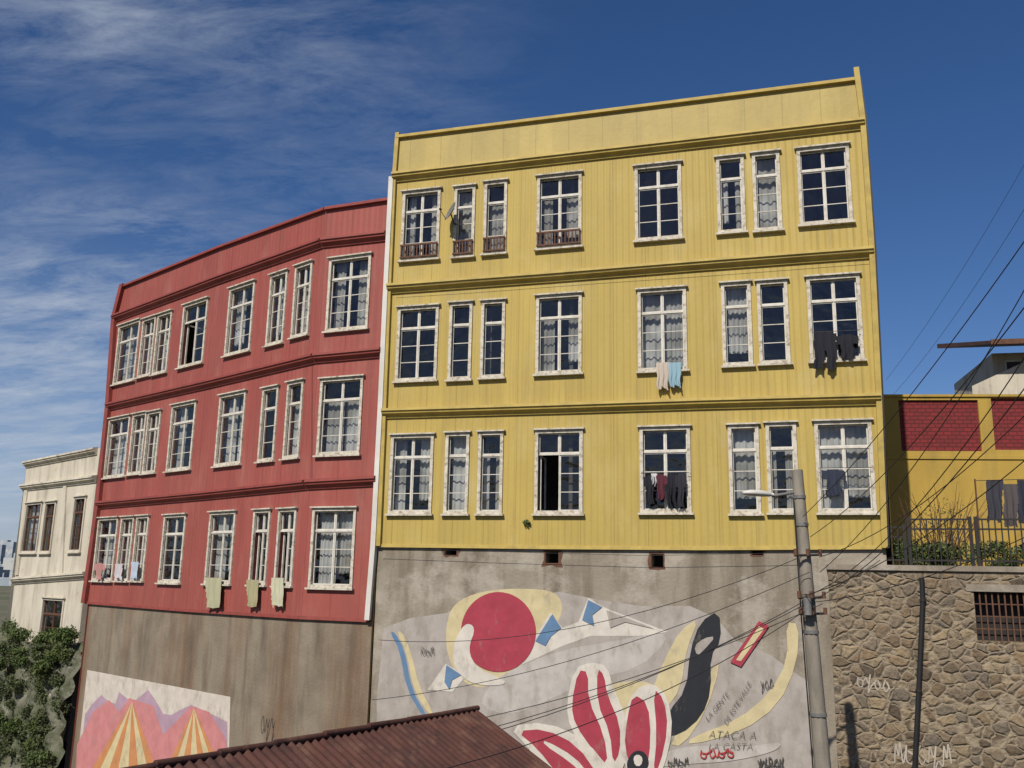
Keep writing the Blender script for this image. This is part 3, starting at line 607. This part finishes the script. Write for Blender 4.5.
# dark pipe on the stone wall
dp=empty("black_streak_tube")  # dark vertical streak down the wall, modelled as a black tube with collars
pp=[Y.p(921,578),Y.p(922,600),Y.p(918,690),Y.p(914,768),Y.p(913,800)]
tube("streak_tube",[Y.wld(a,-.12,b_) for a,b_ in pp]+[Y.wld(pp[-1][0],-.12,0)],.055,m_cable,dp)
for a,b_ in pp[1:4]: tube("streak_collar",[Y.wld(a,-.12,b_+.03),Y.wld(a,-.12,b_-.03)],.07,m_dark,dp)
# ------------------------------------------------------------------ street lamp pole
sl=empty("street_lamp"); D=17.0
pt=W(797,470,D); pb=W(814,640,D)
kk=(pb-pt)/(pb.z-pt.z); base=pt+kk*(0-pt.z); base=Vector((pt.x*.25+base.x*.75,D,0))
tube("pole",[base,pt],.18,m_pole,sl,.10)
for t in (.5,1.0,2.9,4.3):
    c_=pt.lerp(base,t/(pt.z)); tube("band",[c_+Vector((0,0,.03)),c_-Vector((0,0,.03))],.118+t*.009,m_grey,sl)
tube("arm",[pt-Vector((0,0,.4)),W(785,494,D),W(772,496,D-.05)],.028,m_grey,sl)
ha=W(773,495,D-.05); hbp=W(743,493,D-.3); ax=(hbp-ha)
V=[];Fc=[];n=12; secs=[(0,.04,.035),(.15,.065,.06),(.4,.11,.075),(.75,.12,.07),(.95,.08,.045),(1,.025,.015)]
side=ax.cross(Vector((0,0,1))).normalized(); upv=side.cross(ax).normalized()
for t,wd,ht in secs:
    for i in range(n):
        an=2*math.pi*i/n; V.append(ha+ax*t+side*wd*math.cos(an)+upv*(ht*math.sin(an)*(1 if math.sin(an)>0 else .6)))
for k in range(len(secs)-1):
    for i in range(n): Fc.append((k*n+i,k*n+(i+1)%n,(k+1)*n+(i+1)%n,(k+1)*n+i))
Fc.append(tuple(range(n))); Fc.append(tuple((len(secs)-1)*n+i for i in range(n)))
mesh("lamp_head",V,Fc,m_white,sl,None,True)
def onpole(py):
    a=W(797+(py-470)*.1,py,D); t=(pt.z-a.z)/pt.z; return pt.lerp(base,t)
for py in (556,598,614):
    c_=onpole(py)
    tube("insulator_bracket",[c_+Vector((-.24,-.2,0)),c_+Vector((.24,-.2,.02))],.022,m_dark,sl)
    for s_ in (-.22,0,.22): tube("insulator",[c_+Vector((s_,-.2,.0)),c_+Vector((s_,-.2,.12))],.035,m_brown,sl)
cb=onpole(606); tube("junction_box",[cb+Vector((-.1,-.25,.15)),cb+Vector((-.1,-.25,-.15))],.075,m_grey,sl)
tube("down_conductor",[onpole(500)+Vector((-.13,-.06,0)),onpole(620)+Vector((-.17,-.06,0)),onpole(800)+Vector((-.19,-.05,0))],.012,m_cable,sl)
# cables
cab=empty("overhead_cables")
def cable(a,b_,s=.3,r=.007): tube("cable",sag(a,b_,s),r,m_cable,cab)
pa=lambda y:onpole(y)+Vector((random.uniform(-.2,.2),-.22,.05))
for (y,q,s) in ((600,W(235,775,15),.5),(602,W(300,775,14.5),.4),(606,W(360,740,16),.3),(575,W(372,700,20.5),.35),(560,W(380,640,21),.5),(612,W(420,775,12),.3)):
    cable(pa(y),q,s,.0065)
for (y,q,s) in ((520,W(1060,190,9),.2),(540,W(1060,260,8),.25),(575,W(1060,225,10),.4),(600,W(1060,300,9),.5),(604,W(1060,340,8.5),.35),(598,W(1060,430,10),.25),(560,W(1060,380,10),.3),(606,W(1060,520,13),.2),(598,W(880,560,19),.1)):
    cable(pa(y),q,s,.0065)
cable(W(888,400,19.8),W(1060,150,10),.2,.003); cable(W(886,380,19.8),W(1060,100,12),.2,.003)
fw=empty("facade_service_wires")
for (pts_,f_) in (([(395,290),(470,285),(600,275),(700,268),(868,255)],Y),([(381,548),(500,552),(650,556),(800,553)],Y),([(313,362),(312,480)],R1)):
    tube("wire",[f_.wld(a,-.26 if abs(pts_[0][1]-pts_[-1][1])<40 else -.03,b_) for a,b_ in f_.P(pts_)],.005,m_cable,fw)
# ------------------------------------------------------------------ tin roof in front
sh=empty("tin_roof_shed"); zr_=6.1
A=HZ(476,709,zr_); B_=HZ(130,772,zr_); rd=(B_-A); Ln_=rd.length; rd.normalize(); pn=Vector((-rd.y,rd.x,0))
if pn.y>0: pn=-pn
slope=rad(27); fall=3.2
def tinroof(parent,A,rd,ln,pn,fall,slope):
    V=[];Fc=[];n=int(ln/.02); m_=8; rg=random.Random(3)
    jit={}
    for i in range(n+1):
        s_=ln*i/n; hgt=.022*math.sin(s_*2*math.pi/.13); sheet=int(s_/.75)
        if sheet not in jit: jit[sheet]=(rg.uniform(-.012,.02),rg.uniform(-.04,.04))
        for j in range(m_+1):
            t=fall*j/m_+jit[sheet][1]*(1 if j in(0,m_) else 0); V.append(A+rd*s_+pn*(t*math.cos(slope))+Vector((0,0,-t*math.sin(slope)+hgt+jit[sheet][0]-(.014 if j>4 else 0))))
    for i in range(n):
        for j in range(m_): k_=i*(m_+1)+j; Fc.append((k_,k_+1,k_+m_+2,k_+m_+1))
    return mesh("corrugated_roof",V,Fc,m_rust,parent,None,True)
tinroof(sh,A,rd,Ln_+1.5,pn,fall,slope); tinroof(sh,A,rd,Ln_+1.5,-pn,fall,slope)
k=0
while k<Ln_+1.4:
    tube("ridge_cap",[A+rd*(k-.05)+Vector((0,0,.01)),A+rd*(k+.82)+Vector((0,0,.02+random.uniform(-.01,.012)))],.04,m_rust,sh); k+=.8
e1=A+pn*(fall*math.cos(slope))-Vector((0,0,fall*math.sin(slope)+.05))
tube("verge_board",[A-Vector((0,0,.06)),e1],.035,m_brown,sh)
c1_=A+rd*.15; c2_=A+rd*(Ln_+1.3); dd=fall*.92*math.cos(slope); hz=zr_-fall*.92*math.sin(slope)-.08
V=[]
for c_ in (c1_,c2_):
    for s_,z_ in ((1,0),(1,hz),(0,zr_-.1),(-1,hz),(-1,0)): p_=c_+pn*dd*s_; V.append((p_.x,p_.y,z_))
mesh("shed_walls",V,[(0,1,2,3,4),(9,8,7,6,5),(0,5,6,1),(4,3,8,9)],m_brown,sh)
# ------------------------------------------------------------------ vegetation
def leaves(name,blobs,n,size,mat,parent=None):
    V=[];Fc=[]
    for _ in range(n):
        c_,r=random.choice(blobs)
        while True:
            d_=Vector([random.uniform(-1,1) for _ in range(3)])
            if d_.length<1: break
        d_=d_*(.55+.45*random.random())
        p_=Vector(c_)+Vector((d_.x*r[0],d_.y*r[1],d_.z*r[2])); s_=size*random.uniform(.5,1.3)
        a=Vector([random.gauss(0,1) for _ in range(3)]).normalized(); b_=a.orthogonal().normalized(); b_=Matrix.Rotation(random.uniform(0,6.28),3,a)@b_
        i=len(V); V+= [p_-a*s_,p_+b_*s_*.4,p_+a*s_,p_-b_*s_*.4]; Fc.append((i,i+1,i+2,i+3))
    return mesh(name,V,Fc,mat,parent)
bl=[]
for i in range(34):
    px=random.uniform(900,1060); q=W(px,random.uniform(548,572),random.uniform(20.6,21.4)); bl.append(((q.x,q.y+.9,q.z+.05),(random.uniform(.25,.5),.3,random.uniform(.14,.36))))
leaves("terrace_shrubs",bl,11000,.05,m_leaf)
m_fl=pmat("yellow_flowers",(.6,.45,.05)); leaves("terrace_flowers",bl,260,.03,m_fl)
tb=empty("bare_shrub"); ro=Vector(W(945,560,22.5)); ro.z=zs_
for i in range(44):
    a=ro+Vector((random.uniform(-.15,.15),0,0)); d_=Vector((random.uniform(-.8,.8),random.uniform(-.3,.3),random.uniform(.8,1.6)))
    p_=[a,a+d_*.4+Vector((random.uniform(-.1,.1),0,.05)),a+d_+Vector((random.uniform(-.15,.15),0,0)),a+d_*1.35]
    tube("branch",p_,.014,m_brown,tb,.004)
leaves("twig_leaves",[((ro.x,ro.y,ro.z+1.2),(.9,.35,.7))],450,.035,m_dry,tb)
# cliff at lower left, overgrown
V=[];Fc=[];nx,nz2=60,36
rg=random.Random(5)
def cliffy(u,z,t): return -.1-.5*(1-t)+.14*math.sin(u*4.7+z*2.2)+.1*math.sin(u*9-z*6)
for j in range(nz2+1):
    for i in range(nx+1):
        u=ll-.05-9*i/nx; t=j/nz2; z=5.2*t+.25*math.sin(i*.33)*t+.2*math.sin(i*.9)*t
        V.append(R1.wld(u,cliffy(u,z,t)+rg.uniform(-.06,.06),z))
for j in range(nz2):
    for i in range(nx): k_=j*(nx+1)+i; Fc.append((k_,k_+1,k_+nx+2,k_+nx+1))
b0=len(V)
for i in range(nx+1): V.append(R1.wld(ll-.05-9*i/nx,3,5.3))
for i in range(nx): k_=nz2*(nx+1)+i; Fc.append((k_,k_+1,b0+i+1,b0+i))
m_cliff=pmat("mossy_cliff",(.16,.155,.12),(.075,.085,.045),1.4,(1,1,1),.95,.05,9,c3=(.27,.26,.22),c3scale=2.5,c3lo=.55,c3hi=.68,c4=(.04,.05,.025),c4scale=3,c4lo=.5,c4hi=.65,c4amt=.7)
mesh("cliff",V,Fc,m_cliff,None,None,True)
bl=[]
for i in range(95):
    u=ll-.2-6.5*random.random()**1.2; z=random.uniform(1.2,5.3); t=z/5.2
    bl.append((R1.wld(u,cliffy(u,z,t)-.12,z),(random.uniform(.2,.55),.28,random.uniform(.15,.5))))
leaves("cliff_vegetation",bl,34000,.055,m_dry)
bl=[(R1.wld(ll-.3-random.random()*6,-.3,random.uniform(4.9,5.9)),(random.uniform(.3,.6),.4,random.uniform(.2,.45))) for i in range(16)]
bl+=[(R1.wld(ll-.3-random.random()*5,-.75,random.uniform(1.5,4.8)),(.35,.25,.3)) for i in range(12)]
leaves("cliff_vegetation",bl,13000,.06,m_leaf)
leaves("wall_weed",[(Y.wld(Y.p(527,523)[0],-.06,Y.p(527,523)[1]),(.12,.08,.1))],100,.04,m_leaf)
# ------------------------------------------------------------------ ground, distance
def gh(x,y):
    if y<1: return 6.4
    return 6.4*min(1,(6-y)/5) if y<6 else 0
xs=[-9000,-3000,-800,-200,-60]+list(range(-40,41,4))+[60,200,800,3000,9000]; ys=[-9000,-2000,-300,-60,-20,-8,-3,0,1,2,3,4,5,6,8,12,18,25,40,80,300,1000,3000,9000]
V=[(x,y,gh(x,y)) for y in ys for x in xs]; nx=len(xs)
Fc=[(j*nx+i,j*nx+i+1,(j+1)*nx+i+1,(j+1)*nx+i) for j in range(len(ys)-1) for i in range(nx-1)]
mesh("ground",V,Fc,m_ground)
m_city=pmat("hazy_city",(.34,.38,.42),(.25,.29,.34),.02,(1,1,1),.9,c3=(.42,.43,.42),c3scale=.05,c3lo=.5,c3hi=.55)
V=[];Fc=[]
for i in range(230):
    y=random.uniform(500,2600); x=-y*random.uniform(.40,.75); hgt=random.choice([12,15,22,30,45,60])*random.uniform(.7,1.1)*(y/1800); wd=random.uniform(8,22); b0=len(V)
    V+=[(x,y,-1),(x+wd,y,-1),(x+wd,y+wd,-1),(x,y+wd,-1),(x,y,hgt),(x+wd,y,hgt),(x+wd,y+wd,hgt),(x,y+wd,hgt)]
    Fc+=[tuple(b0+k_ for k_ in f) for f in ((0,1,5,4),(1,2,6,5),(2,3,7,6),(3,0,4,7),(4,5,6,7))]
mesh("distant_city",V,Fc,m_city)
V=[];Fc=[];n=60
for i in range(n+1):
    x=-5200+i*90; hgt=60+40*math.sin(i*.3)+20*math.sin(i*.9+1); V+=[(x,3600,-1),(x,4000,hgt),(x,4600,-1)]
for i in range(n): Fc+=[(3*i,3*i+3,3*i+4,3*i+1),(3*i+1,3*i+4,3*i+5,3*i+2)]
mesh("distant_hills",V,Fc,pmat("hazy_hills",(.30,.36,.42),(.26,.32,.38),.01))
# ------------------------------------------------------------------ light and sky
AZ=rad(27); EL=rad(42)
sd=bpy.data.lights.new("sun",'SUN'); sd.energy=5.0; sd.angle=rad(.5); sd.color=(1,.93,.82)
so=bpy.data.objects.new("sun",sd); sc.collection.objects.link(so)
so.rotation_euler=Vector((math.sin(AZ)*math.cos(EL),math.cos(AZ)*math.cos(EL),-math.sin(EL))).to_track_quat('-Z','Y').to_euler()
wd_=bpy.data.worlds.new("World"); sc.world=wd_; wd_.use_nodes=True; N=wd_.node_tree.nodes; L=wd_.node_tree.links
bg=N['Background']; bg.inputs['Strength'].default_value=.078
sk=N.new('ShaderNodeTexSky'); sk.sky_type='NISHITA'; sk.sun_disc=False; sk.sun_elevation=EL; sk.sun_rotation=math.pi+AZ; sk.altitude=100; sk.air_density=1.0; sk.dust_density=.5; sk.ozone_density=4.5
def nn(t,**k):
    x=N.new(t)
    for a,b_ in k.items(): setattr(x,a,b_)
    return x
def mth(op,a,b_=None):
    x=nn('ShaderNodeMath',operation=op)
    for i,v in enumerate((a,b_)):
        if v is None: continue
        if isinstance(v,(int,float)): x.inputs[i].default_value=v
        else: L.new(v,x.inputs[i])
    return x.outputs[0]
def mrange(v,a,b_,c=0,d=1,sm=False):
    x=nn('ShaderNodeMapRange'); L.new(v,x.inputs[0])
    if sm: x.interpolation_type='SMOOTHSTEP'
    for i,t in enumerate((a,b_,c,d)): x.inputs[i+1].default_value=t
    return x.outputs[0]
tc=nn('ShaderNodeTexCoord'); sx=nn('ShaderNodeSeparateXYZ'); L.new(tc.outputs['Generated'],sx.inputs[0])
zc=mth('ADD',mth('MAXIMUM',sx.outputs[2],.0),.22); px_=mth('DIVIDE',sx.outputs[0],zc); py_=mth('DIVIDE',sx.outputs[1],zc)
cx=nn('ShaderNodeCombineXYZ'); L.new(px_,cx.inputs[0]); L.new(py_,cx.inputs[1])
mp=nn('ShaderNodeMapping'); mp.inputs['Rotation'].default_value=(0,0,rad(42)); mp.inputs['Scale'].default_value=(1.0,2.3,1); L.new(cx.outputs[0],mp.inputs[0])
n1=nn('ShaderNodeTexNoise'); n1.inputs['Scale'].default_value=4.2; n1.inputs['Detail'].default_value=10; n1.inputs['Roughness'].default_value=.7; n1.inputs['Distortion'].default_value=.3; L.new(mp.outputs[0],n1.inputs['Vector'])
n2=nn('ShaderNodeTexNoise'); n2.inputs['Scale'].default_value=1.2; n2.inputs['Detail'].default_value=4; L.new(cx.outputs[0],n2.inputs['Vector'])
xm=mth('ADD',sx.outputs[0],mth('MULTIPLY',mth('SUBTRACT',n2.outputs['Fac'],.5),.5))
f=mth('MULTIPLY',mrange(n1.outputs['Fac'],.40,.80),mrange(n2.outputs['Fac'],.36,.62,.12,1,True))
f=mth('MULTIPLY',f,mrange(xm,.12,-.42,0,1,True)); f=mth('MULTIPLY',f,.95)
hz_=mth('MULTIPLY',mrange(sx.outputs[0],.1,-.55,0,1,True),mrange(sx.outputs[2],.38,.0,0,1,True)); hz_=mth('MULTIPLY',hz_,.6)
hs=nn('ShaderNodeHueSaturation'); hs.inputs['Saturation'].default_value=1.2; hs.inputs['Value'].default_value=.92; L.new(sk.outputs[0],hs.inputs['Color'])
mt_=nn('ShaderNodeMix',data_type='RGBA',blend_type='MULTIPLY'); mt_.inputs['Factor'].default_value=1; L.new(hs.outputs[0],mt_.inputs[6]); mt_.inputs[7].default_value=(1.08,.95,1.06,1)
mh=nn('ShaderNodeMix',data_type='RGBA'); L.new(hz_,mh.inputs['Factor']); L.new(mt_.outputs[2],mh.inputs[6]); mh.inputs[7].default_value=(4.8,6.1,8.0,1)
mxx=nn('ShaderNodeMix',data_type='RGBA'); L.new(f,mxx.inputs['Factor']); L.new(mh.outputs[2],mxx.inputs[6]); mxx.inputs[7].default_value=(6.2,6.9,8.0,1)
L.new(mxx.outputs[2],bg.inputs['Color'])
sc.view_settings.view_transform='Standard'; sc.view_settings.look='None'; sc.view_settings.exposure=0; sc.view_settings.gamma=1
